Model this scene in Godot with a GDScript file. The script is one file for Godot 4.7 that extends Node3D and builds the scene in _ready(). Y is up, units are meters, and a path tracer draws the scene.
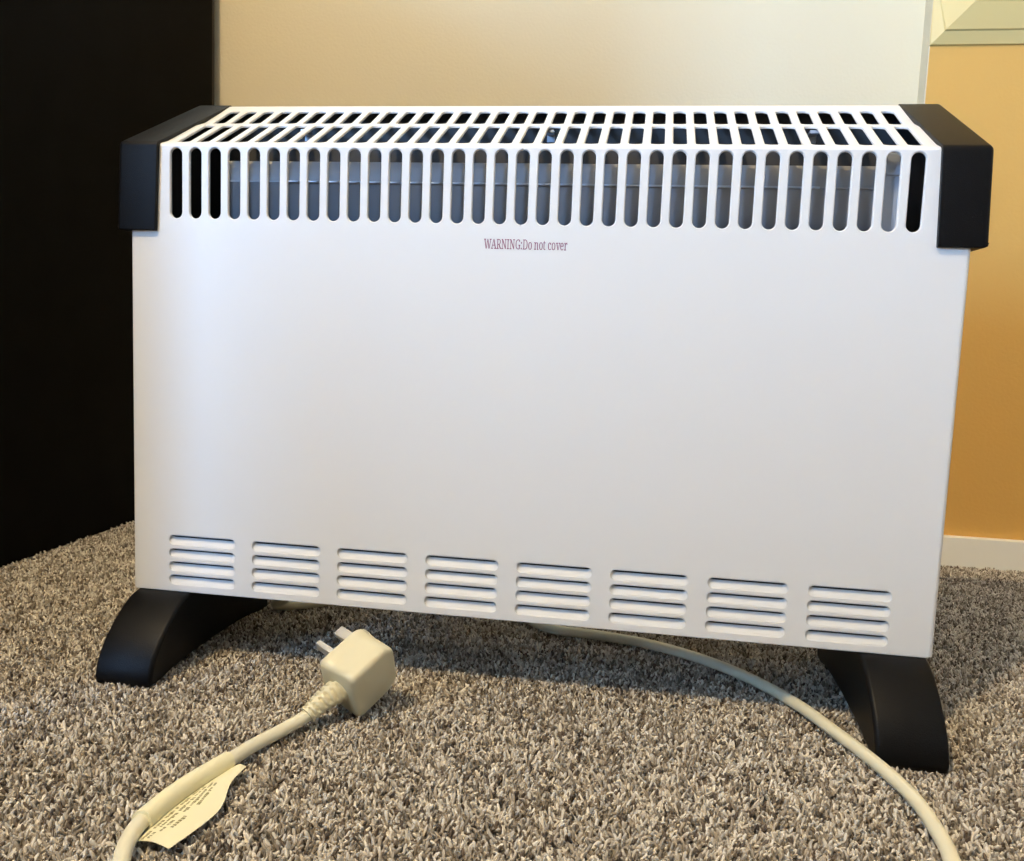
extends Node3D
# A white convector heater with black feet and end caps on a speckled carpet, its cream mains plug lying in front.
# World: y up, metres, carpet surface at y = 0, heater front sheet in the plane z = 0.

const PITCH := 0.015          # spacing of the grille slots
const BODY := 0.2914          # half width of the heater body
const FRONT_BOTTOM := 0.0547  # lower edge of the front sheet

var M := {}
var rng := RandomNumberGenerator.new()

func _ready() -> void:
	rng.seed = 20417
	view_and_light()
	materials()
	room()
	carpet()
	heater()
	cabinet()
	power_cable()
	bed()

# ------------------------------------------------------------------ camera, sky, lamps
func view_and_light() -> void:
	var cam := Camera3D.new()
	cam.name = "camera"
	cam.projection = Camera3D.PROJECTION_PERSPECTIVE
	cam.keep_aspect = Camera3D.KEEP_HEIGHT
	cam.fov = rad_to_deg(2.0 * atan(430.5 / 863.35))
	cam.near = 0.02
	add_child(cam)
	cam.transform = Transform3D(Basis(Vector3.UP, 0.1525) * Basis(Vector3.RIGHT, -0.1082) * Basis(Vector3.BACK, 0.039), Vector3(0.0915, 0.2589, 0.5981))
	cam.current = true

	var we := WorldEnvironment.new()
	we.name = "environment"
	var env := Environment.new()
	var sky := Sky.new()
	var sm := ProceduralSkyMaterial.new()
	sm.sky_top_color = Color(0.42, 0.56, 0.80)
	sm.sky_horizon_color = Color(0.80, 0.87, 0.96)
	sm.ground_bottom_color = Color(0.30, 0.30, 0.27)
	sm.ground_horizon_color = Color(0.62, 0.65, 0.66)
	sky.sky_material = sm
	env.background_mode = Environment.BG_SKY
	env.sky = sky
	env.tonemap_mode = Environment.TONE_MAPPER_LINEAR
	env.tonemap_exposure = 1.25
	env.sdfgi_enabled = true
	env.ssao_enabled = true
	env.ssil_enabled = true
	we.environment = env
	add_child(we)

	# daylight entering by the tall window in the wall behind the camera
	var day := AreaLight3D.new()
	day.name = "window_daylight"
	day.area_size = Vector2(0.70, 1.70)
	day.light_color = Color(0.58, 0.77, 1.0)
	day.light_energy = 32.0
	day.shadow_enabled = true
	day.area_range = 12.0
	day.area_attenuation = 2.0
	add_child(day)
	day.position = Vector3(-2.75, 1.20, 4.17)

# ------------------------------------------------------------------ materials
func mat(c: Color, rough: float, metal := 0.0, spec := 0.5) -> StandardMaterial3D:
	var m := StandardMaterial3D.new()
	m.albedo_color = c
	m.roughness = rough
	m.metallic = metal
	m.metallic_specular = spec
	return m

func noise_tex(freq: float, a: Color, b: Color, size := 512, octaves := 4, normal := false, bump := 4.0) -> NoiseTexture2D:
	var n := FastNoiseLite.new()
	n.noise_type = FastNoiseLite.TYPE_SIMPLEX_SMOOTH
	n.frequency = freq
	n.fractal_octaves = octaves
	n.seed = 7
	var t := NoiseTexture2D.new()
	t.width = size
	t.height = size
	t.seamless = true
	t.noise = n
	t.as_normal_map = normal
	t.bump_strength = bump
	if not normal:
		var g := Gradient.new()
		g.set_color(0, a)
		g.set_color(1, b)
		t.color_ramp = g
	return t

func triplanar(m: StandardMaterial3D, per_metre: float) -> void:
	m.uv1_triplanar = true
	m.uv1_world_triplanar = true
	m.uv1_scale = Vector3.ONE * per_metre

func materials() -> void:
	M.enamel = mat(Color(0.875, 0.875, 0.868), 0.5)
	M.enamel.clearcoat_enabled = true
	M.enamel.clearcoat = 0.12
	M.enamel.clearcoat_roughness = 0.3
	M.steel = mat(Color(0.58, 0.59, 0.61), 0.45, 0.2)
	M.bright_steel = mat(Color(0.72, 0.76, 0.82), 0.35, 0.4)
	M.dark_steel = mat(Color(0.26, 0.26, 0.265), 0.6, 0.1)
	M.black_plastic = mat(Color(0.058, 0.058, 0.062), 0.44, 0.0, 0.28)
	M.black_plastic.normal_enabled = true
	M.black_plastic.normal_texture = noise_tex(0.25, Color.BLACK, Color.WHITE, 256, 2, true, 3.0)
	M.black_plastic.normal_scale = 0.25
	triplanar(M.black_plastic, 18.0)
	M.ink = mat(Color(0.52, 0.22, 0.36), 0.6)
	M.cream_plastic = mat(Color(0.85, 0.825, 0.705), 0.36)
	M.cream_pvc = mat(Color(0.88, 0.86, 0.76), 0.42)
	M.pin = mat(Color(0.80, 0.79, 0.76), 0.3, 0.5)
	M.cabinet = mat(Color(0.045, 0.042, 0.04), 0.6, 0.0, 0.15)
	M.cabinet.albedo_texture = noise_tex(0.01, Color(0.75, 0.72, 0.7), Color.WHITE, 512, 5)
	triplanar(M.cabinet, 2.0)
	M.hardboard = mat(Color(0.20, 0.17, 0.13), 0.8)
	M.cream_wall = mat(Color(0.84, 0.80, 0.69), 0.9)
	wall_grain(M.cream_wall)
	M.orange_wall = mat(Color(0.83, 0.65, 0.345), 0.9)
	wall_grain(M.orange_wall)
	M.white_wall = mat(Color(0.80, 0.79, 0.76), 0.9)
	wall_grain(M.white_wall)
	M.gloss_paint = mat(Color(0.95, 0.95, 0.92), 0.4)
	M.ledge_paint = mat(Color(0.82, 0.74, 0.50), 0.5)
	M.underlay = mat(Color(0.33, 0.29, 0.24), 1.0)
	M.underlay.albedo_texture = speckle()
	M.underlay.albedo_color = Color.WHITE
	triplanar(M.underlay, 3.0)
	M.tuft = mat(Color.WHITE, 0.95, 0.0, 0.2)
	M.tuft.vertex_color_use_as_albedo = true
	M.glass = mat(Color(0.9, 0.95, 1.0, 0.08), 0.02)
	M.glass.transparency = BaseMaterial3D.TRANSPARENCY_ALPHA
	M.bulb = mat(Color(1, 0.95, 0.85), 0.4)
	M.bulb.emission_enabled = true
	M.bulb.emission = Color(1.0, 0.86, 0.62)
	M.bulb.emission_energy_multiplier = 3.0
	M.label = mat(Color.WHITE, 0.7)
	M.label.albedo_texture = label_print()
	M.label_paper = mat(Color(0.91, 0.89, 0.75), 0.65)

func wall_grain(m: StandardMaterial3D) -> void:
	m.normal_enabled = true
	m.normal_texture = noise_tex(0.08, Color.BLACK, Color.WHITE, 512, 4, true, 2.0)
	m.normal_scale = 0.2
	triplanar(m, 4.0)

const YARN := [
	[0.26, Color(0.87, 0.845, 0.80)], [0.22, Color(0.77, 0.74, 0.695)], [0.24, Color(0.65, 0.615, 0.565)],
	[0.18, Color(0.53, 0.495, 0.445)], [0.10, Color(0.41, 0.37, 0.335)]]

func yarn_colour() -> Color:
	var pick := rng.randf()
	for y in YARN:
		pick -= y[0]
		if pick <= 0.0:
			return y[1]
	return YARN[2][1]

func speckle() -> ImageTexture:
	var im := Image.create(256, 256, true, Image.FORMAT_RGB8)
	for y in 256:
		for x in 256:
			im.set_pixel(x, y, yarn_colour())
	im.generate_mipmaps()
	return ImageTexture.create_from_image(im)

# the small unreadable grey print on the cable label
func label_print() -> ImageTexture:
	var im := Image.create(512, 160, false, Image.FORMAT_RGB8)
	im.fill(Color(0.91, 0.89, 0.75))
	var r := RandomNumberGenerator.new()
	r.seed = 5
	var rows := [[14, 10, 500], [34, 20, 300], [54, 150, 330], [54, 60, 110], [76, 190, 330], [76, 80, 130]]
	for row in rows:
		var x: int = row[1]
		while x < row[2]:
			var w := r.randi_range(3, 9)
			if r.randf() < 0.82:
				im.fill_rect(Rect2i(x, row[0] + r.randi_range(-1, 1), w, r.randi_range(8, 13)), Color(0.45, 0.43, 0.27))
				im.fill_rect(Rect2i(x + w / 3, row[0] + 3, maxi(1, w / 3), 4), Color(0.72, 0.69, 0.5))
			x += w + r.randi_range(1, 3)
	return ImageTexture.create_from_image(im)

# ------------------------------------------------------------------ mesh helpers
func mb() -> SurfaceTool:
	var st := SurfaceTool.new()
	st.begin(Mesh.PRIMITIVE_TRIANGLES)
	st.set_smooth_group(-1)
	return st

# front side: a, b, c, d run clockwise seen from outside
func quad(st: SurfaceTool, a: Vector3, b: Vector3, c: Vector3, d: Vector3) -> void:
	for p in [a, b, c, a, c, d]:
		st.add_vertex(p)

func tri(st: SurfaceTool, a: Vector3, b: Vector3, c: Vector3) -> void:
	for p in [a, b, c]:
		st.add_vertex(p)

func build(st: SurfaceTool, called: String, m: Material, parent: Node) -> MeshInstance3D:
	st.generate_normals()
	var o := MeshInstance3D.new()
	o.name = called
	o.mesh = st.commit()
	o.material_override = m
	o.cast_shadow = GeometryInstance3D.SHADOW_CASTING_SETTING_ON
	parent.add_child(o, true)
	return o

func tag(o: Node, label: String, category: String, group := "") -> void:
	o.set_meta("label", label)
	o.set_meta("category", category)
	if group:
		o.set_meta("group", group)

func struct(o: Node, label := "") -> void:
	o.set_meta("kind", "structure")
	if label:
		o.set_meta("label", label)

func root(called: String, at := Vector3.ZERO) -> Node3D:
	var o := Node3D.new()
	o.name = called
	add_child(o)
	o.position = at
	return o

# box with chamfered edges between two corners
func bevel_box(st: SurfaceTool, lo: Vector3, hi: Vector3, e: float) -> void:
	var poly := PackedVector2Array()
	for c in [[hi.x, hi.y, -1, -1], [hi.x, lo.y, -1, 1], [lo.x, lo.y, 1, 1], [lo.x, hi.y, 1, -1]]:
		var a := Vector2(c[0] + c[2] * e, c[1])
		var b := Vector2(c[0], c[1] + c[3] * e)
		if c[2] * c[3] < 0:
			poly.append(b); poly.append(a)
		else:
			poly.append(a); poly.append(b)
	extrude(st, poly, func(p: Vector2, t: float) -> Vector3: return Vector3(p.x, p.y, t), lo.z, hi.z, e, e, 1)

# sweep a polygon from t0 to t1, its edges rounded by r0 and r1 at the ends; f(p, t) puts a polygon point into space
func extrude(st: SurfaceTool, poly: PackedVector2Array, f: Callable, t0: float, t1: float, r0: float, r1: float, steps := 4) -> void:
	if Geometry2D.is_polygon_clockwise(poly):
		poly = poly.duplicate()
		poly.reverse()
	var n := poly.size()
	var inward := PackedVector2Array()
	for i in n:
		var a := poly[(i + n - 1) % n]
		var b := poly[i]
		var c := poly[(i + 1) % n]
		var n1 := (b - a).normalized().orthogonal()
		var n2 := (c - b).normalized().orthogonal()
		var s := n1 + n2
		if s.length() < 1e-4:
			s = n1
		s = s.normalized()
		s /= maxf(0.45, s.dot(n1))
		inward.append(s)
	var probe := poly[0] + inward[0] * 1e-5
	var sgn := 1.0
	var area0 := 0.0
	var area1 := 0.0
	for i in n:
		var j := (i + 1) % n
		area0 += poly[i].cross(poly[j])
		area1 += (poly[i] + inward[i] * 1e-4).cross(poly[j] + inward[j] * 1e-4)
	if absf(area1) > absf(area0):
		sgn = -1.0
	var rings := []
	var ts := []
	for k in steps + 1:
		var a := float(k) / steps * PI / 2
		rings.append(r0 * (1.0 - sin(a)))
		ts.append(t0 + r0 * (1.0 - cos(a)))
		if r0 <= 0.0:
			break
	for k in steps + 1:
		var a := (1.0 - float(k) / steps) * PI / 2
		rings.append(r1 * (1.0 - sin(a)) if r1 > 0.0 else 0.0)
		ts.append(t1 - r1 * (1.0 - cos(a)))
		if r1 <= 0.0:
			break
	var pos := func(k: int, i: int) -> Vector3: return f.call(poly[i] + inward[i] * sgn * rings[k], ts[k])
	# orientation test
	var e1: Vector3 = f.call(Vector2(1, 0), 0.0) - f.call(Vector2.ZERO, 0.0)
	var e2: Vector3 = f.call(Vector2(0, 1), 0.0) - f.call(Vector2.ZERO, 0.0)
	var e3: Vector3 = f.call(Vector2.ZERO, 1.0) - f.call(Vector2.ZERO, 0.0)
	var right := e1.cross(e2).dot(e3) > 0.0
	st.set_smooth_group(1 if steps > 1 else -1)
	for k in rings.size() - 1:
		for i in n:
			var j := (i + 1) % n
			if right:
				quad(st, pos.call(k, i), pos.call(k + 1, i), pos.call(k + 1, j), pos.call(k, j))
			else:
				quad(st, pos.call(k, i), pos.call(k, j), pos.call(k + 1, j), pos.call(k + 1, i))
	st.set_smooth_group(-1)
	for k in [0, rings.size() - 1]:
		var flat := PackedVector2Array()
		for i in n:
			flat.append(poly[i] + inward[i] * sgn * rings[k])
		var ix := Geometry2D.triangulate_polygon(flat)
		for q in range(0, ix.size(), 3):
			var a := flat[ix[q]]
			var b := flat[ix[q + 1]]
			var c := flat[ix[q + 2]]
			var ccw := (b - a).cross(c - a) > 0.0
			var flip := ccw
			if k == 0:
				flip = not flip
			if not right:
				flip = not flip
			if flip:
				tri(st, f.call(a, ts[k]), f.call(c, ts[k]), f.call(b, ts[k]))
			else:
				tri(st, f.call(a, ts[k]), f.call(b, ts[k]), f.call(c, ts[k]))

# round off the corners of a polygon; each corner may have its own radius
func rounded(pts: Array, radii: Array, steps := 4) -> PackedVector2Array:
	var out := PackedVector2Array()
	var n := pts.size()
	for i in n:
		var p: Vector2 = pts[i]
		var r: float = radii[i]
		if r <= 0.0:
			out.append(p)
			continue
		var a: Vector2 = p + (pts[(i + n - 1) % n] - p).normalized() * r
		var b: Vector2 = p + (pts[(i + 1) % n] - p).normalized() * r
		for k in steps + 1:
			var t := float(k) / steps
			out.append(a.lerp(p, t).lerp(p.lerp(b, t), t))
	return out

func smooth_path(pts: Array, per := 8) -> PackedVector3Array:
	var out := PackedVector3Array()
	for i in pts.size() - 1:
		var p0: Vector3 = pts[maxi(0, i - 1)]
		var p1: Vector3 = pts[i]
		var p2: Vector3 = pts[i + 1]
		var p3: Vector3 = pts[mini(pts.size() - 1, i + 2)]
		for k in per:
			out.append(p1.cubic_interpolate(p2, p0, p3, float(k) / per))
	out.append(pts[pts.size() - 1])
	return out

# tube along a path; radius(t, angle) with t from 0 to 1
func tube(st: SurfaceTool, path: PackedVector3Array, radius: Callable, sides := 20, smooth := true) -> void:
	var n := path.size()
	var rings := []
	var u := Vector3.UP
	for i in n:
		var d := (path[mini(i + 1, n - 1)] - path[maxi(i - 1, 0)]).normalized()
		u = (u - d * u.dot(d)).normalized()
		var v := d.cross(u)
		var ring := PackedVector3Array()
		for k in sides:
			var a := TAU * k / sides
			ring.append(path[i] + (u * cos(a) + v * sin(a)) * radius.call(float(i) / (n - 1), a))
		rings.append(ring)
	st.set_smooth_group(1 if smooth else -1)
	for i in n - 1:
		for k in sides:
			var j := (k + 1) % sides
			quad(st, rings[i][k], rings[i][j], rings[i + 1][j], rings[i + 1][k])
	st.set_smooth_group(-1)
	for k in sides:
		var j := (k + 1) % sides
		tri(st, path[0], rings[0][j], rings[0][k])
		tri(st, path[n - 1], rings[n - 1][k], rings[n - 1][j])

# ------------------------------------------------------------------ the room
func slab(called: String, lo: Vector3, hi: Vector3, m: Material, label: String, parent: Node = self) -> MeshInstance3D:
	var st := mb()
	bevel_box(st, lo, hi, 0.0005)
	var o := build(st, called, m, parent)
	if parent == self:
		struct(o, label)
	return o

func room() -> void:
	slab("floor", Vector3(-3.5, -0.16, -0.8), Vector3(2.5, -0.0065, 4.3), M.underlay, "carpeted floor of the room")
	slab("ceiling", Vector3(-3.5, 2.4, -0.8), Vector3(2.5, 2.5, 4.3), M.white_wall, "white ceiling above the room")
	slab("wall_back", Vector3(-3.5, -0.16, -0.78), Vector3(0.432, 2.5, -0.662), M.cream_wall, "cream wall behind the heater")
	var bw := mb()
	var bwp := PackedVector2Array([Vector2(0.4000, -0.527), Vector2(2.5, -0.527), Vector2(2.5, -0.78), Vector2(0.4640, -0.78)])
	extrude(bw, bwp, func(p: Vector2, t: float) -> Vector3: return Vector3(p.x, t, p.y), -0.16, 2.5, 0.0, 0.0, 1)
	struct(build(bw, "wall_breast", M.orange_wall, self), "orange wall that stands forward beside the cream wall")
	var rt := mb()
	var rtp := PackedVector2Array([Vector2(0.3988, -0.5272), Vector2(0.4050, -0.5272), Vector2(0.4345, -0.6650), Vector2(0.4275, -0.6650)])
	extrude(rt, rtp, func(p: Vector2, t: float) -> Vector3: return Vector3(p.x, t, p.y), -0.16, 2.5, 0.0, 0.0, 1)
	struct(build(rt, "wall_breast_return", M.cream_wall, self), "cream splayed side of the orange wall's corner")
	slab("wall_left", Vector3(-3.6, -0.16, -0.8), Vector3(-3.4, 2.5, 4.3), M.white_wall, "plain left wall")
	slab("wall_right", Vector3(2.4, -0.16, -0.8), Vector3(2.6, 2.5, 4.3), M.white_wall, "plain right wall")
	# wall behind the camera, with the window opening left free
	var front := root("wall_front")
	struct(front, "plain wall with a tall window opening")
	for r in [[-3.5, -3.1, -0.16, 2.5], [-2.4, 2.5, -0.16, 2.5], [-3.1, -2.4, -0.16, 0.35], [-3.1, -2.4, 2.05, 2.5]]:
		slab("wall_section", Vector3(r[0], r[2], 4.2), Vector3(r[1], r[3], 4.3), M.white_wall, "", front)
	var win := root("window_1", Vector3(-2.75, 0.35, 4.22))
	struct(win, "tall window in white frame")
	for r in [[-0.35, -0.31, 0.0, 1.7], [0.31, 0.35, 0.0, 1.7], [-0.31, 0.31, 0.0, 0.04], [-0.31, 0.31, 1.66, 1.7]]:
		slab("window_frame", Vector3(r[0], r[2], 0.0), Vector3(r[1], r[3], 0.05), M.gloss_paint, "", win)
	slab("window_pane", Vector3(-0.315, 0.035, 0.02), Vector3(0.315, 1.665, 0.026), M.glass, "", win)
	# skirting on the orange wall
	slab("baseboard_right", Vector3(0.397, -0.0045, -0.528), Vector3(2.42, 0.035, -0.515), M.gloss_paint, "low white skirting board below the orange wall")
	slab("baseboard_back", Vector3(-3.4, -0.0045, -0.663), Vector3(0.418, 0.035, -0.650), M.gloss_paint, "low white skirting board below the cream wall")
	# moulded ledge high on the orange wall, its end mitred
	var st := mb()
	var prof := [Vector2(-0.5275, 0.6195), Vector2(-0.5245, 0.6200), Vector2(-0.5200, 0.6335), Vector2(-0.5180, 0.6350), Vector2(-0.5120, 0.6630), Vector2(-0.5100, 0.6670), Vector2(-0.5100, 0.700), Vector2(-0.512, 0.703), Vector2(-0.5275, 0.703)]
	for i in prof.size():
		var a: Vector2 = prof[i]
		var b: Vector2 = prof[(i + 1) % prof.size()]
		var xa := 0.3992 + minf(a.y - 0.6195, 0.048) * 0.95 * clampf((a.x + 0.5275) / 0.003, 0.0, 1.0)
		var xb := 0.3992 + minf(b.y - 0.6195, 0.048) * 0.95 * clampf((b.x + 0.5275) / 0.003, 0.0, 1.0)
		quad(st, Vector3(xa, a.y, a.x), Vector3(xb, b.y, b.x), Vector3(2.42, b.y, b.x), Vector3(2.42, a.y, a.x))
		tri(st, Vector3(0.3992, 0.703, -0.5275), Vector3(xb, b.y, b.x), Vector3(xa, a.y, a.x))
	struct(build(st, "trim_1", M.ledge_paint, self), "pale yellow moulded ledge along the orange wall")
	# pendant bulb that lights the room
	var lamp := root("pendant_lamp", Vector3(-0.56, 2.0, 1.14))
	tag(lamp, "bare warm bulb hanging from the ceiling on a white flex", "lamp")
	var s2 := mb()
	tube(s2, PackedVector3Array([Vector3(0, 0.07, 0), Vector3(0, 0.4, 0)]), func(_t, _a): return 0.003, 8)
	build(s2, "flex", M.gloss_paint, lamp)
	s2 = mb()
	tube(s2, PackedVector3Array([Vector3(0, 0.045, 0), Vector3(0, 0.05, 0), Vector3(0, 0.085, 0), Vector3(0, 0.09, 0)]), func(t, _a): return 0.018 if t > 0.2 and t < 0.8 else 0.014, 16)
	build(s2, "lamp_holder", M.gloss_paint, lamp)
	s2 = mb()
	var bulb_path := PackedVector3Array()
	for k in 13:
		bulb_path.append(Vector3(0, 0.05 - 0.1 * k / 12.0, 0))
	tube(s2, bulb_path, func(t, _a): return maxf(0.001, 0.04 * sqrt(maxf(0.0, 1.0 - pow((t - 0.6) / (0.4 if t > 0.6 else 0.75), 2)))), 20)
	build(s2, "bulb", M.bulb, lamp)
	var om := OmniLight3D.new()
	om.name = "bulb_light"
	om.light_color = Color(1.0, 0.885, 0.69)
	om.light_energy = 2.4
	om.light_size = 0.04
	om.omni_range = 12.0
	om.omni_attenuation = 2.0
	om.shadow_enabled = true
	lamp.add_child(om)

# ------------------------------------------------------------------ carpet pile
func carpet() -> void:
	var st := mb()
	# one twisted tuft: a leaning, tapering little twist of yarn
	var rows := [[0.0, 0.8, 0.0], [0.55, 1.0, 0.06], [0.86, 0.9, 0.15], [1.0, 0.5, 0.2]]
	var sides := 5
	st.set_smooth_group(1)
	for i in rows.size() - 1:
		for k in sides:
			var q := []
			for c in [[i, k], [i, k + 1], [i + 1, k + 1], [i + 1, k]]:
				var r = rows[c[0]]
				var a: float = TAU * (c[1] % sides) / sides + 0.8 * r[0]
				var w: float = r[1] * (1.0 if (c[1] % sides) % 2 == 0 else 0.72)
				q.append(Vector3(cos(a) * w + r[2] * 1.6, r[0], sin(a) * w))
			quad(st, q[0], q[3], q[2], q[1])
	var top := Vector3(0.2 * 1.6, 1.05, 0)
	for k in sides:
		var t := []
		for c in [k, k + 1]:
			var a: float = TAU * (c % sides) / sides + 0.8
			t.append(Vector3(cos(a) * 0.5 * (1.0 if (c % sides) % 2 == 0 else 0.72) + 0.2 * 1.6, 1.0, sin(a) * 0.5 * (1.0 if (c % sides) % 2 == 0 else 0.72)))
		tri(st, t[0], top, t[1])
	st.generate_normals()
	var step := 0.0021
	var x0 := -0.60
	var x1 := 0.85
	var z0 := -0.66
	var z1 := 0.50
	var spots := []
	var nx := int((x1 - x0) / step)
	var nz := int((z1 - z0) / step)
	for j in nz:
		for i in nx:
			var x := x0 + (i + 0.5 + rng.randf_range(-0.45, 0.45)) * step
			var z := z0 + (j + 0.5 + rng.randf_range(-0.45, 0.45)) * step
			if x > 0.395 and z < -0.513:
				continue
			if x < -0.562 and z < 0.5:
				continue
			spots.append(Vector2(x, z))
	var strands := {}      # neighbouring fibres belong to one yarn
	var mm := MultiMesh.new()
	mm.transform_format = MultiMesh.TRANSFORM_3D
	mm.use_colors = true
	mm.mesh = st.commit()
	mm.instance_count = spots.size()
	for i in spots.size():
		var w := rng.randf_range(0.0008, 0.0013)
		var h := rng.randf_range(0.0058, 0.0072)
		var lean := Basis(Vector3(rng.randf_range(-1, 1), 0, rng.randf_range(-1, 1)).normalized(), rng.randf_range(0.3, 1.25))
		var b := lean * Basis(Vector3.UP, rng.randf() * TAU) * Basis.from_scale(Vector3(w, h, w))
		mm.set_instance_transform(i, Transform3D(b, Vector3(spots[i].x, -0.0055 + rng.randf_range(0.0, 0.0016), spots[i].y) - b.y * 0.12))
		var cell := Vector2i(floori((spots[i].x - x0) / 0.0034), floori((spots[i].y - z0) / 0.0034))
		if not strands.has(cell):
			strands[cell] = yarn_colour().srgb_to_linear()
		var c: Color = (strands[cell] if rng.randf() < 0.7 else yarn_colour().srgb_to_linear()) * rng.randf_range(0.88, 1.12)
		c.a = 1.0
		mm.set_instance_color(i, c)
	var o := MultiMeshInstance3D.new()
	o.name = "carpet"
	o.multimesh = mm
	o.material_override = M.tuft
	add_child(o)
	tag(o, "speckled beige and brown twist pile carpet", "carpet")
	o.set_meta("kind", "stuff")

# ------------------------------------------------------------------ the heater
# a rectangle of sheet with one round-ended hole whose edge is turned inwards; f(a, b, depth) bends the sheet into place
func holed(st: SurfaceTool, f: Callable, lo: Vector2, hi: Vector2, c: Vector2, h: Vector2, r: float, lip := 0.0022, seg := 6) -> void:
	var rings := [[], [], [], [], []]
	var offs := [0.0, 0.0008, 0.00025, 0.0, 0.0]
	var deps := [0.0, 0.0, 0.00025, 0.0008, lip]
	for q in 4:
		var sx: float = [1.0, -1.0, -1.0, 1.0][q]
		var sy: float = [1.0, 1.0, -1.0, -1.0][q]
		for k in seg + 1:
			var t := float(k) / seg
			if q % 2 == 1:
				t = 1.0 - t
			var a := t * PI / 2
			var dir := Vector2(cos(a) * sx, sin(a) * sy)
			var core := c + Vector2((h.x - r) * sx, (h.y - r) * sy)
			var edge := Vector2(hi.x if sx > 0 else lo.x, hi.y if sy > 0 else lo.y)
			var out: Vector2
			if t <= 0.5:
				out = Vector2(edge.x, lerpf(core.y, edge.y, t * 2.0))
			else:
				out = Vector2(lerpf(edge.x, core.x, (t - 0.5) * 2.0), edge.y)
			rings[0].append(f.call(out.x, out.y, 0.0))
			for m in range(1, 5):
				var p: Vector2 = core + dir * (r + offs[m])
				rings[m].append(f.call(p.x, p.y, deps[m]))
	var n: int = rings[0].size()
	for m in 4:
		# the flat sheet has its own group so that it stays flat beside the rolled edge
		st.set_smooth_group(-1 if m == 0 else 1)
		for i in n:
			var j := (i + 1) % n
			quad(st, rings[m][i], rings[m + 1][i], rings[m + 1][j], rings[m][j])

func plain(st: SurfaceTool, f: Callable, lo: Vector2, hi: Vector2) -> void:
	st.set_smooth_group(-1)
	quad(st, f.call(lo.x, lo.y, 0.0), f.call(lo.x, hi.y, 0.0), f.call(hi.x, hi.y, 0.0), f.call(hi.x, lo.y, 0.0))

# side view of the top: from the fold above the front slots up to the rear edge, as (z, y)
const TOP := [Vector2(0, 0.3868), Vector2(-0.0004, 0.3881), Vector2(-0.0014, 0.3891), Vector2(-0.0030, 0.3898), Vector2(-0.0108, 0.3927), Vector2(-0.0250, 0.4003), Vector2(-0.0400, 0.4084), Vector2(-0.0510, 0.4136), Vector2(-0.0632, 0.4183), Vector2(-0.0865, 0.4314), Vector2(-0.1030, 0.4410), Vector2(-0.1060, 0.4420), Vector2(-0.1080, 0.4412), Vector2(-0.1090, 0.4390)]

func top_point(b: float, depth: float) -> Vector2:
	# b is the distance along the sheet
	var left := b
	for i in TOP.size() - 1:
		var a: Vector2 = TOP[i]
		var c: Vector2 = TOP[i + 1]
		var l := a.distance_to(c)
		if left <= l or i == TOP.size() - 2:
			var p := a.lerp(c, left / l)
			var d := (c - a) / l
			return p + Vector2(-d.y, d.x) * depth * (1.0 if Vector2(-d.y, d.x).y < 0 else -1.0)
		left -= l
	return TOP[0]

func top_length(z: float) -> float:
	var s := 0.0
	for i in TOP.size() - 1:
		if TOP[i + 1].x <= z:
			return s + TOP[i].distance_to(TOP[i + 1]) * (TOP[i].x - z) / maxf(1e-9, TOP[i].x - TOP[i + 1].x)
		s += TOP[i].distance_to(TOP[i + 1])
	return s

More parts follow.
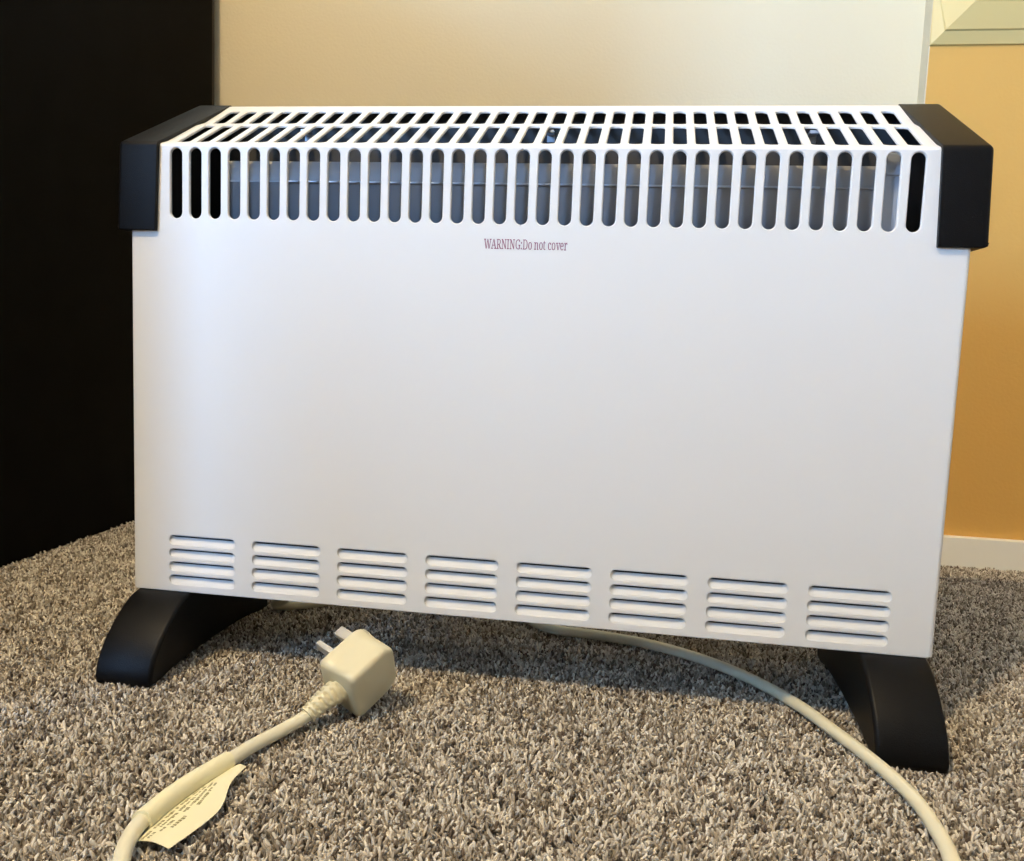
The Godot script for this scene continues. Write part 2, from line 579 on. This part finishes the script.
func heater() -> void:
	var H := root("convector_heater")
	tag(H, "white convector heater with black end caps and feet standing on carpet", "heater")
	var flat := func(a: float, b: float, d: float) -> Vector3: return Vector3(a, b, -d)

	# front sheet: louvre rows near the bottom, upright slots along the top
	var st := mb()
	var edge := BODY - 0.003
	var x_end := 17.5 * PITCH
	var s0 := 0.3356
	var s1 := 0.3857
	var band0 := 0.3305
	var band1 := 0.3868
	for i in range(-17, 18):
		holed(st, flat, Vector2((i - 0.5) * PITCH, band0), Vector2((i + 0.5) * PITCH, band1), Vector2(i * PITCH, (s0 + s1) / 2), Vector2(0.0045, (s1 - s0) / 2), 0.0045)
	for s in [-1, 1]:
		var a: float = s * x_end
		var b: float = s * edge
		plain(st, flat, Vector2(minf(a, b), band0), Vector2(maxf(a, b), band1))
	var gp := 0.0671
	var gw := 0.0264
	var rows := [0.0982, 0.0878, 0.0777, 0.0673]
	var lv0 := 0.0600
	var lv1 := 0.1010
	plain(st, flat, Vector2(-edge, lv1), Vector2(edge, band0))
	plain(st, flat, Vector2(-edge, FRONT_BOTTOM + 0.001), Vector2(edge, lv0))
	var x := -edge
	for g in 8:
		var c := (g - 3.5) * gp
		plain(st, flat, Vector2(x, lv0), Vector2(c - gw - 0.002, lv1))
		x = c + gw + 0.002
		var y := lv1
		for r in 4:
			var lo: float = lv0 if r == 3 else (rows[r] + rows[r + 1]) / 2 - 0.0020
			holed(st, flat, Vector2(c - gw - 0.002, lo), Vector2(x, y), Vector2(c, rows[r] - 0.0031), Vector2(gw, 0.0034), 0.0030, 0.0004, 4)
			y = lo
	plain(st, flat, Vector2(x, lv0), Vector2(edge, lv1))
	# turned side edges and lower edge
	st.set_smooth_group(1)
	for s in [-1, 1]:
		for k in 5:
			var a0 := PI / 2 * k / 5
			var a1 := PI / 2 * (k + 1) / 5
			var p0 := Vector2(s * (edge + 0.003 * sin(a0)), -0.003 + 0.003 * cos(a0))
			var p1 := Vector2(s * (edge + 0.003 * sin(a1)), -0.003 + 0.003 * cos(a1))
			var q := [Vector3(p0.x, FRONT_BOTTOM + 0.001, p0.y), Vector3(p0.x, band1, p0.y), Vector3(p1.x, band1, p1.y), Vector3(p1.x, FRONT_BOTTOM + 0.001, p1.y)]
			if s > 0:
				quad(st, q[0], q[1], q[2], q[3])
			else:
				quad(st, q[3], q[2], q[1], q[0])
	for k in 4:
		var a0 := PI / 2 * k / 4
		var a1 := PI / 2 * (k + 1) / 4
		var y0 := FRONT_BOTTOM + 0.001 - 0.001 * sin(a0)
		var y1 := FRONT_BOTTOM + 0.001 - 0.001 * sin(a1)
		var z0 := -0.001 + 0.001 * cos(a0)
		var z1 := -0.001 + 0.001 * cos(a1)
		quad(st, Vector3(-edge, y1, z1), Vector3(-edge, y0, z0), Vector3(edge, y0, z0), Vector3(edge, y1, z1))
	quad(st, Vector3(-edge, FRONT_BOTTOM, -0.012), Vector3(-edge, FRONT_BOTTOM, -0.001), Vector3(edge, FRONT_BOTTOM, -0.001), Vector3(edge, FRONT_BOTTOM, -0.012))
	var panel := build(st, "front_panel", M.enamel, H)

	# pressed louvres: each tongue of sheet is bent inwards under a cut upper edge, its own piece
	var hood := mb()
	hood.set_smooth_group(1)
	var nu := 26
	var nv := 8
	var hood_pt := func(i: int, j: int) -> Vector3:
		var u := -1.0 + 2.0 * i / nu
		var v := float(j) / nv     # 0 at the cut top, 1 at the foot
		var end := sin(clampf((1.0 - absf(u)) * gw / 0.0045, 0.0, 1.0) * PI / 2)
		var foot := 1.0 - v
		return Vector3(u * (gw + 0.0012), lerpf(0.0006, -0.0016, end) * foot - 0.0072 * v, -0.00045 - 0.0030 * end * foot)
	for i in nu:
		for j in nv:
			quad(hood, hood_pt.call(i, j + 1), hood_pt.call(i, j), hood_pt.call(i + 1, j), hood_pt.call(i + 1, j + 1))
	hood.generate_normals()
	var hood_mesh := hood.commit()
	for g in 8:
		for r in 4:
			var o := MeshInstance3D.new()
			o.name = "louvre"
			o.mesh = hood_mesh
			o.material_override = M.enamel
			o.position = Vector3((g - 3.5) * gp, rows[r], 0)
			panel.add_child(o, true)

	# red print above the middle of the front
	var tm := TextMesh.new()
	var font := SystemFont.new()
	font.font_names = PackedStringArray(["Droid Serif"])
	tm.font = font
	tm.text = "WARNING:Do not cover"
	tm.font_size = 32
	tm.pixel_size = 0.001
	tm.depth = 0.01
	tm.curve_step = 1.0
	var text := MeshInstance3D.new()
	text.name = "warning_text"
	text.mesh = tm
	text.material_override = M.ink
	var box := tm.get_aabb()
	var sx := 0.0580 / box.size.x
	var sy := 0.0067 / box.size.y
	text.scale = Vector3(sx, sy, 0.02)
	text.position = Vector3(0.0038 - (box.position.x + box.size.x / 2) * sx, 0.3222 - (box.position.y + box.size.y / 2) * sy, 0.0001)
	panel.add_child(text, true)
	text.set_meta("label", "small dull red warning print")

	# sloping top grille with two rows of slots
	st = mb()
	var bent := func(a: float, b: float, d: float) -> Vector3:
		var p := top_point(b, d)
		return Vector3(a, p.y, p.x)
	var bs := [top_length(-0.0052), top_length(-0.0563), top_length(-0.0990)]
	var holes := [[top_length(-0.0076), top_length(-0.0520)], [top_length(-0.0605), top_length(-0.0920)]]
	for r in 2:
		for i in range(-17, 18):
			holed(st, bent, Vector2((i - 0.5) * PITCH, bs[r]), Vector2((i + 0.5) * PITCH, bs[r + 1]), Vector2(i * PITCH, (holes[r][0] + holes[r][1]) / 2), Vector2(0.0046, (holes[r][1] - holes[r][0]) / 2), 0.0040, 0.0018)
	var cuts := [0.0]
	var run := 0.0
	for i in TOP.size() - 1:
		run += TOP[i].distance_to(TOP[i + 1])
		cuts.append(run)
	cuts = cuts.filter(func(v): return v < bs[0] or v > bs[2])
	# beside the slots the sheet shares the edge points of the slotted cells
	for r in 2:
		for side in 2:
			var far: float = bs[r + side]
			var core: float = holes[r][side] + (0.0040 if side == 0 else -0.0040)
			for k in 4:
				cuts.append(lerpf(core, far, k / 3.0))
	cuts.sort()
	st.set_smooth_group(1)
	for i in cuts.size() - 1:
		var m: float = (cuts[i] + cuts[i + 1]) / 2
		if cuts[i + 1] - cuts[i] < 1e-7:
			continue
		if m > bs[0] and m < bs[2]:
			for s in [-1, 1]:
				var a: float = minf(s * x_end, s * BODY)
				var b: float = maxf(s * x_end, s * BODY)
				quad(st, bent.call(a, cuts[i], 0.0), bent.call(a, cuts[i + 1], 0.0), bent.call(b, cuts[i + 1], 0.0), bent.call(b, cuts[i], 0.0))
		else:
			quad(st, bent.call(-BODY, cuts[i], 0.0), bent.call(-BODY, cuts[i + 1], 0.0), bent.call(BODY, cuts[i + 1], 0.0), bent.call(BODY, cuts[i], 0.0))
	build(st, "top_grille", M.enamel, H)

	# sides, back and base of the case
	var side_poly := PackedVector2Array([Vector2(-0.003, FRONT_BOTTOM + 0.001)])
	side_poly.append(Vector2(-0.003, 0.3868))
	for p in TOP:
		if p.x < -0.0035:
			side_poly.append(p - Vector2(0, 0.0006))
	side_poly.append(Vector2(-0.109, FRONT_BOTTOM + 0.001))
	for s in [-1, 1]:
		st = mb()
		var xs: float = s * BODY
		extrude(st, side_poly, func(p: Vector2, t: float) -> Vector3: return Vector3(t, p.y, p.x), xs - s * 0.0008 if s > 0 else xs, xs if s > 0 else xs + 0.0008, 0.0, 0.0)
		build(st, "side_panel", M.enamel, H)
	st = mb()
	bevel_box(st, Vector3(-BODY, FRONT_BOTTOM, -0.110), Vector3(BODY, 0.4395, -0.1088), 0.0003)
	build(st, "back_panel", M.dark_steel, H)
	st = mb()
	bevel_box(st, Vector3(-BODY + 0.001, FRONT_BOTTOM + 0.002, -0.1085), Vector3(BODY - 0.001, FRONT_BOTTOM + 0.0035, -0.0125), 0.0003)
	build(st, "base_plate", M.dark_steel, H)

	# inside: pressed metal reflector with a rib, brackets and the heating element
	st = mb()
	var xl := -0.2265
	var xr := 0.2340
	var rp := [Vector2(-0.0165, 0.12), Vector2(-0.0165, 0.3640), Vector2(-0.0155, 0.3646), Vector2(-0.0150, 0.3652), Vector2(-0.0155, 0.3658), Vector2(-0.0165, 0.3664), Vector2(-0.0172, 0.3800), Vector2(-0.0177, 0.3800), Vector2(-0.0170, 0.3664), Vector2(-0.0170, 0.12)]
	var rpoly := PackedVector2Array(rp)
	extrude(st, rpoly, func(p: Vector2, t: float) -> Vector3: return Vector3(t, p.y, p.x), xl, xr, 0.0, 0.0)
	build(st, "reflector_plate", M.steel, H)
	st = mb()
	tube(st, PackedVector3Array([Vector3(-0.178, 0.3652, -0.0146), Vector3(0.198, 0.3652, -0.0146)]), func(_t, _a): return 0.0008, 8)
	build(st, "rib", M.bright_steel, H)
	st = mb()
	bevel_box(st, Vector3(0.2362, 0.24, -0.0150), Vector3(0.2525, 0.3880, -0.0142), 0.0003)
	bevel_box(st, Vector3(0.2385, 0.3735, -0.0142), Vector3(0.2500, 0.3755, -0.0120), 0.0003)
	build(st, "bracket", M.bright_steel, H)
	st = mb()
	bevel_box(st, Vector3(-BODY + 0.002, FRONT_BOTTOM + 0.01, -0.0420), Vector3(BODY - 0.002, 0.333, -0.0410), 0.0003)
	build(st, "inner_partition", M.dark_steel, H)
	st = mb()
	for xx in [-0.19, 0.0, 0.19]:
		bevel_box(st, Vector3(xx - 0.004, 0.25, -0.080), Vector3(xx + 0.004, 0.385, -0.0785), 0.0003)
	for yy in [0.30, 0.34, 0.38]:
		tube(st, PackedVector3Array([Vector3(-0.21, yy, -0.0785), Vector3(0.21, yy, -0.0785)]), func(_t, _a): return 0.0011, 8)
	build(st, "heating_element", M.dark_steel, H)

	# small bright clips that glint through the top slots
	for cx in [-0.179, 0.011, 0.198]:
		st = mb()
		bevel_box(st, Vector3(cx - 0.003, 0.4088, -0.062), Vector3(cx + 0.003, 0.4112, -0.052), 0.0003)
		bevel_box(st, Vector3(cx - 0.003, 0.4040, -0.062), Vector3(cx + 0.003, 0.4100, -0.061), 0.0003)
		build(st, "clip", M.bright_steel, H)

	# end caps
	var cap := []
	var radii := []
	for c in [[0.0035, 0.3262, 0.0010], [0.0035, 0.3890, 0.0030], [-0.1060, 0.4432, 0.002], [-0.1125, 0.4405, 0.002], [-0.1125, 0.3262, 0.0010]]:
		cap.append(Vector2(c[0], c[1]))
		radii.append(c[2])
	var cap_poly := rounded(cap, radii)
	for s in [-1, 1]:
		st = mb()
		# the caps narrow a little towards the top
		var f := func(p: Vector2, t: float) -> Vector3: return Vector3(s * (t + (0.3575 - p.y) * 0.035), p.y, p.x)
		extrude(st, cap_poly, f, 0.2688, 0.2996, 0.0005, 0.0036, 5)
		build(st, "end_cap", M.black_plastic, H)

	# feet: arched runners
	var foot := []
	for p in [[0.0495, -0.001], [0.0512, 0.004], [0.0500, 0.0115], [0.0462, 0.0205], [0.0395, 0.0300], [0.0300, 0.0395], [0.0190, 0.0478], [0.0085, 0.0530], [-0.0030, 0.0552]]:
		foot.append(Vector2(p[0], p[1]))
	var half := foot.size()
	for k in half:
		var p: Vector2 = foot[half - 1 - k]
		foot.append(Vector2(-0.093 - p.x, p.y))
	for p in [[-0.130, -0.001], [-0.115, 0.002], [-0.090, 0.004], [-0.047, 0.0050], [-0.006, 0.004], [0.022, 0.002], [0.038, -0.001]]:
		foot.append(Vector2(p[0], p[1]))
	for s in [-1, 1]:
		st = mb()
		var f := func(p: Vector2, t: float) -> Vector3: return Vector3(s * (t - p.y * 0.05), p.y, p.x)
		extrude(st, PackedVector2Array(foot), f, 0.2466, 0.2905, 0.0030, 0.0022, 4)
		build(st, "foot", M.black_plastic, H)

# ------------------------------------------------------------------ black cabinet beside the heater
func cabinet() -> void:
	var c := root("cabinet", Vector3(-0.567, 0, 0))
	tag(c, "tall plain black cabinet with its side towards the heater", "cabinet")
	var st := mb()
	bevel_box(st, Vector3(-0.46, -0.003, -0.6395), Vector3(0, 0.86, 0.470), 0.001)
	build(st, "body", M.cabinet, c)
	st = mb()
	bevel_box(st, Vector3(-0.458, 0.01, -0.649), Vector3(-0.0015, 0.858, -0.6395), 0.0004)
	build(st, "back_panel", M.hardboard, c)
	for k in 2:
		st = mb()
		bevel_box(st, Vector3(-0.458 + k * 0.229, 0.05, 0.470), Vector3(-0.231 + k * 0.229, 0.855, 0.488), 0.001)
		var d := build(st, "door", M.cabinet, c)
		st = mb()
		var hx := -0.245 + k * 0.030
		bevel_box(st, Vector3(hx - 0.005, 0.40, 0.488), Vector3(hx + 0.005, 0.52, 0.505), 0.002)
		build(st, "handle", M.black_plastic, d)

# ------------------------------------------------------------------ cable, plug and label
func power_cable() -> void:
	var P := root("power_cable")
	tag(P, "cream mains cable with moulded three pin plug and paper label on carpet", "cable")
	var R := 0.0042
	var lead := [
		Vector3(-0.165, 0.075, -0.116), Vector3(-0.185, 0.050, -0.124), Vector3(-0.220, 0.016, -0.130), Vector3(-0.236, 0.0048, -0.136), Vector3(-0.220, 0.0042, -0.1385), Vector3(-0.180, 0.0042, -0.168), Vector3(-0.110, 0.0042, -0.200), Vector3(-0.035, 0.0042, -0.185),
		Vector3(0.018, 0.0042, -0.140), Vector3(0.062, 0.0042, -0.1325), Vector3(0.106, 0.0042, -0.1215), Vector3(0.147, 0.0042, -0.0980), Vector3(0.181, 0.0042, -0.0670), Vector3(0.2100, 0.0042, -0.0250),
		Vector3(0.2290, 0.0042, 0.0165), Vector3(0.2455, 0.0042, 0.0575), Vector3(0.2560, 0.0042, 0.0945), Vector3(0.2585, 0.0042, 0.1290), Vector3(0.2570, 0.0042, 0.1570), Vector3(0.2480, 0.0042, 0.2100),
		Vector3(0.2150, 0.0042, 0.2850), Vector3(0.1400, 0.0042, 0.3400), Vector3(0.0400, 0.0042, 0.3550), Vector3(-0.0600, 0.0042, 0.3300), Vector3(-0.1200, 0.0042, 0.2850),
		Vector3(-0.1395, 0.0045, 0.2500), Vector3(-0.1475, 0.0052, 0.2320), Vector3(-0.1505, 0.0060, 0.2120), Vector3(-0.1460, 0.0060, 0.1760), Vector3(-0.1382, 0.0058, 0.1475),
		Vector3(-0.1335, 0.0050, 0.1250), Vector3(-0.1262, 0.0048, 0.1040), Vector3(-0.1172, 0.0075, 0.0880), Vector3(-0.1110, 0.0115, 0.0800)]
	var st := mb()
	tube(st, smooth_path(lead, 10), func(_t, _a): return R, 20)
	build(st, "cord", M.cream_pvc, P)

	# paper label: a sleeve round the cord and a flag lying beside it
	st = mb()
	var sleeve := smooth_path([Vector3(-0.1504, 0.0062, 0.2150), Vector3(-0.1492, 0.0062, 0.1960), Vector3(-0.1460, 0.0062, 0.1760), Vector3(-0.1382, 0.0060, 0.1475)], 8)
	tube(st, sleeve, func(_t, a): return 0.0057 + 0.0003 * sin(a * 3.0), 20)
	var lab := build(st, "label_sleeve", M.label_paper, P)
	var inner := smooth_path([Vector3(-0.1345, 0.0030, 0.1480), Vector3(-0.1405, 0.0032, 0.1700), Vector3(-0.1445, 0.0034, 0.1980), Vector3(-0.1455, 0.0034, 0.2270)], 8)
	var outer := smooth_path([Vector3(-0.1250, 0.0060, 0.1510), Vector3(-0.1248, 0.0062, 0.1700), Vector3(-0.1195, 0.0040, 0.1950), Vector3(-0.1255, 0.0050, 0.2320)], 8)
	st = SurfaceTool.new()
	st.begin(Mesh.PRIMITIVE_TRIANGLES)
	st.set_smooth_group(1)
	var across := 6
	var n := inner.size()
	for side in 2:
		for i in n - 1:
			for j in across:
				var corner := [[i, j], [i + 1, j], [i + 1, j + 1], [i, j + 1]]
				if side == 1:
					corner.reverse()
				for k in [0, 1, 2, 0, 2, 3]:
					var ci: int = corner[k][0]
					var cj: int = corner[k][1]
					var w := float(cj) / across
					var p := inner[ci].lerp(outer[ci], w) + Vector3(0, 0.0016 * sin(w * PI) - side * 0.0003, 0)
					st.set_uv(Vector2(1.0 - float(ci) / (n - 1), w))
					st.add_vertex(p)
	build(st, "label_flag", M.label, P)

	plug(P)

func plug(P: Node3D) -> void:
	# local axes: X points from the back of the plug towards its pins, Z along the cord, Y across (it lies on its side)
	# it leans on its cord end and on the tip of one pin, so the far end and the pins point a little upwards
	var bas := Basis(Vector3(-0.8847, 0.2717, -0.3787), Vector3(-0.0438, -0.8574, -0.5128), Vector3(-0.4640, -0.4371, 0.7705)).orthonormalized()
	# stations from the back face to the pin face: [x, half length, half width, corner cut]
	var stations := [[0.0, 0.016, 0.0176, 0.004], [0.0004, 0.0178, 0.0192, 0.0045], [0.0014, 0.019, 0.0207, 0.005], [0.0032, 0.0196, 0.0214, 0.005], [0.009, 0.0197, 0.0212, 0.005], [0.015, 0.0198, 0.0206, 0.005], [0.0195, 0.02, 0.02, 0.0055], [0.0225, 0.0206, 0.0202, 0.006], [0.025, 0.0213, 0.0207, 0.0065], [0.0285, 0.0214, 0.0208, 0.0065], [0.03, 0.0207, 0.0201, 0.006], [0.0305, 0.0193, 0.0187, 0.005]]
	var local := []
	var low := 1.0
	for s in stations:
		var hc: float = s[1]
		var hw: float = s[2]
		var r: float = s[3]
		# the end away from the cord has cut shoulders
		var pts := [Vector2(hc, hw), Vector2(-hc * 0.62, hw), Vector2(-hc, hw * 0.70), Vector2(-hc, -hw * 0.70), Vector2(-hc * 0.62, -hw), Vector2(hc, -hw)]
		var ring := rounded(pts, [r, r * 0.8, r * 0.8, r * 0.8, r * 0.8, r], 5)
		var out := PackedVector3Array()
		for q in ring:
			out.append(Vector3(s[0], q.y, q.x))
		local.append(out)
		for q in out:
			low = minf(low, (bas * q).y)
	var at := Vector3(-0.0772, -low - 0.001, 0.0566)
	var place := func(q: Vector3) -> Vector3: return at + bas * q
	var st := mb()
	st.set_smooth_group(1)
	var n: int = local[0].size()
	var flip := bas.determinant() < 0.0
	for i in local.size() - 1:
		for k in n:
			var j := (k + 1) % n
			var a: Vector3 = place.call(local[i][k])
			var b: Vector3 = place.call(local[i][j])
			var c: Vector3 = place.call(local[i + 1][j])
			var d: Vector3 = place.call(local[i + 1][k])
			if flip:
				quad(st, a, d, c, b)
			else:
				quad(st, a, b, c, d)
	for e in [0, local.size() - 1]:
		var mid := Vector3(local[e][0].x, 0, 0)
		for k in n:
			var j := (k + 1) % n
			var first: bool = (e == 0) != flip
			if first:
				tri(st, place.call(mid), place.call(local[e][j]), place.call(local[e][k]))
			else:
				tri(st, place.call(mid), place.call(local[e][k]), place.call(local[e][j]))
	var body := build(st, "plug_body", M.cream_plastic, P)
	# three flat pins: the long earth pin away from the cord, the other two nearer to it
	for q in [[-0.0130, -0.0050, 0.0190, 0.0020, 0.0040], [0.0085, 0.0065, 0.0145, 0.0032, 0.0020], [0.0085, -0.0150, 0.0145, 0.0032, 0.0020]]:
		st = mb()
		var lo := Vector3(0.0300, q[1] - q[3], q[0] - q[4])
		var hi := Vector3(0.0305 + q[2], q[1] + q[3], q[0] + q[4])
		var poly := rounded([Vector2(lo.z, lo.y), Vector2(hi.z, lo.y), Vector2(hi.z, hi.y), Vector2(lo.z, hi.y)], [0.0003, 0.0003, 0.0003, 0.0003], 2)
		extrude(st, poly, func(p: Vector2, t: float) -> Vector3: return at + bas * Vector3(t, p.y, p.x), lo.x, hi.x, 0.0, 0.0006, 2)
		build(st, "pin", M.pin, body)
	# ribbed sleeve where the cord leaves the plug
	st = mb()
	var start: Vector3 = place.call(Vector3(0.016, 0, 0.0185))
	var tip := Vector3(-0.1150, 0.0088, 0.0848)
	var sl := PackedVector3Array()
	for k in 61:
		var t := k / 60.0
		sl.append(start.lerp(tip, t) + Vector3(0, 0.0012 * sin(t * PI), 0))
	tube(st, sl, func(t: float, a: float) -> float:
		var r := lerpf(0.0088, 0.0060, t)
		var in_groove := fposmod(t * 6.2, 1.0) > 0.58 and t > 0.08 and t < 0.93
		var bridge := absf(sin(a * 2.0 + 0.5)) < 0.42
		return r - (0.0019 if in_groove and not bridge else 0.0), 48)
	build(st, "strain_relief", M.cream_plastic, P)

# ------------------------------------------------------------------ low bed across the room, between the window and the heater
func bed() -> void:
	var b := root("bed", Vector3(-0.985, 0, 1.15))
	tag(b, "low bed with a beige cover standing across the room from the heater", "bed")
	var cover := mat(Color(0.62, 0.56, 0.47), 0.95)
	var st := mb()
	bevel_box(st, Vector3(0.02, 0.10, 0.02), Vector3(1.98, 0.34, 1.38), 0.01)
	build(st, "base", mat(Color(0.35, 0.27, 0.20), 0.7), b)
	st = mb()
	var poly := rounded([Vector2(0, 0), Vector2(2.0, 0), Vector2(2.0, 1.4), Vector2(0, 1.4)], [0.06, 0.06, 0.06, 0.06], 5)
	extrude(st, poly, func(p: Vector2, t: float) -> Vector3: return Vector3(p.x, t, p.y), 0.34, 0.59, 0.03, 0.05, 5)
	build(st, "mattress", cover, b)
	for x in [0.06, 1.88]:
		for z in [0.06, 1.28]:
			st = mb()
			bevel_box(st, Vector3(x, -0.006, z), Vector3(x + 0.06, 0.10, z + 0.06), 0.004)
			build(st, "leg", M.cabinet, b)
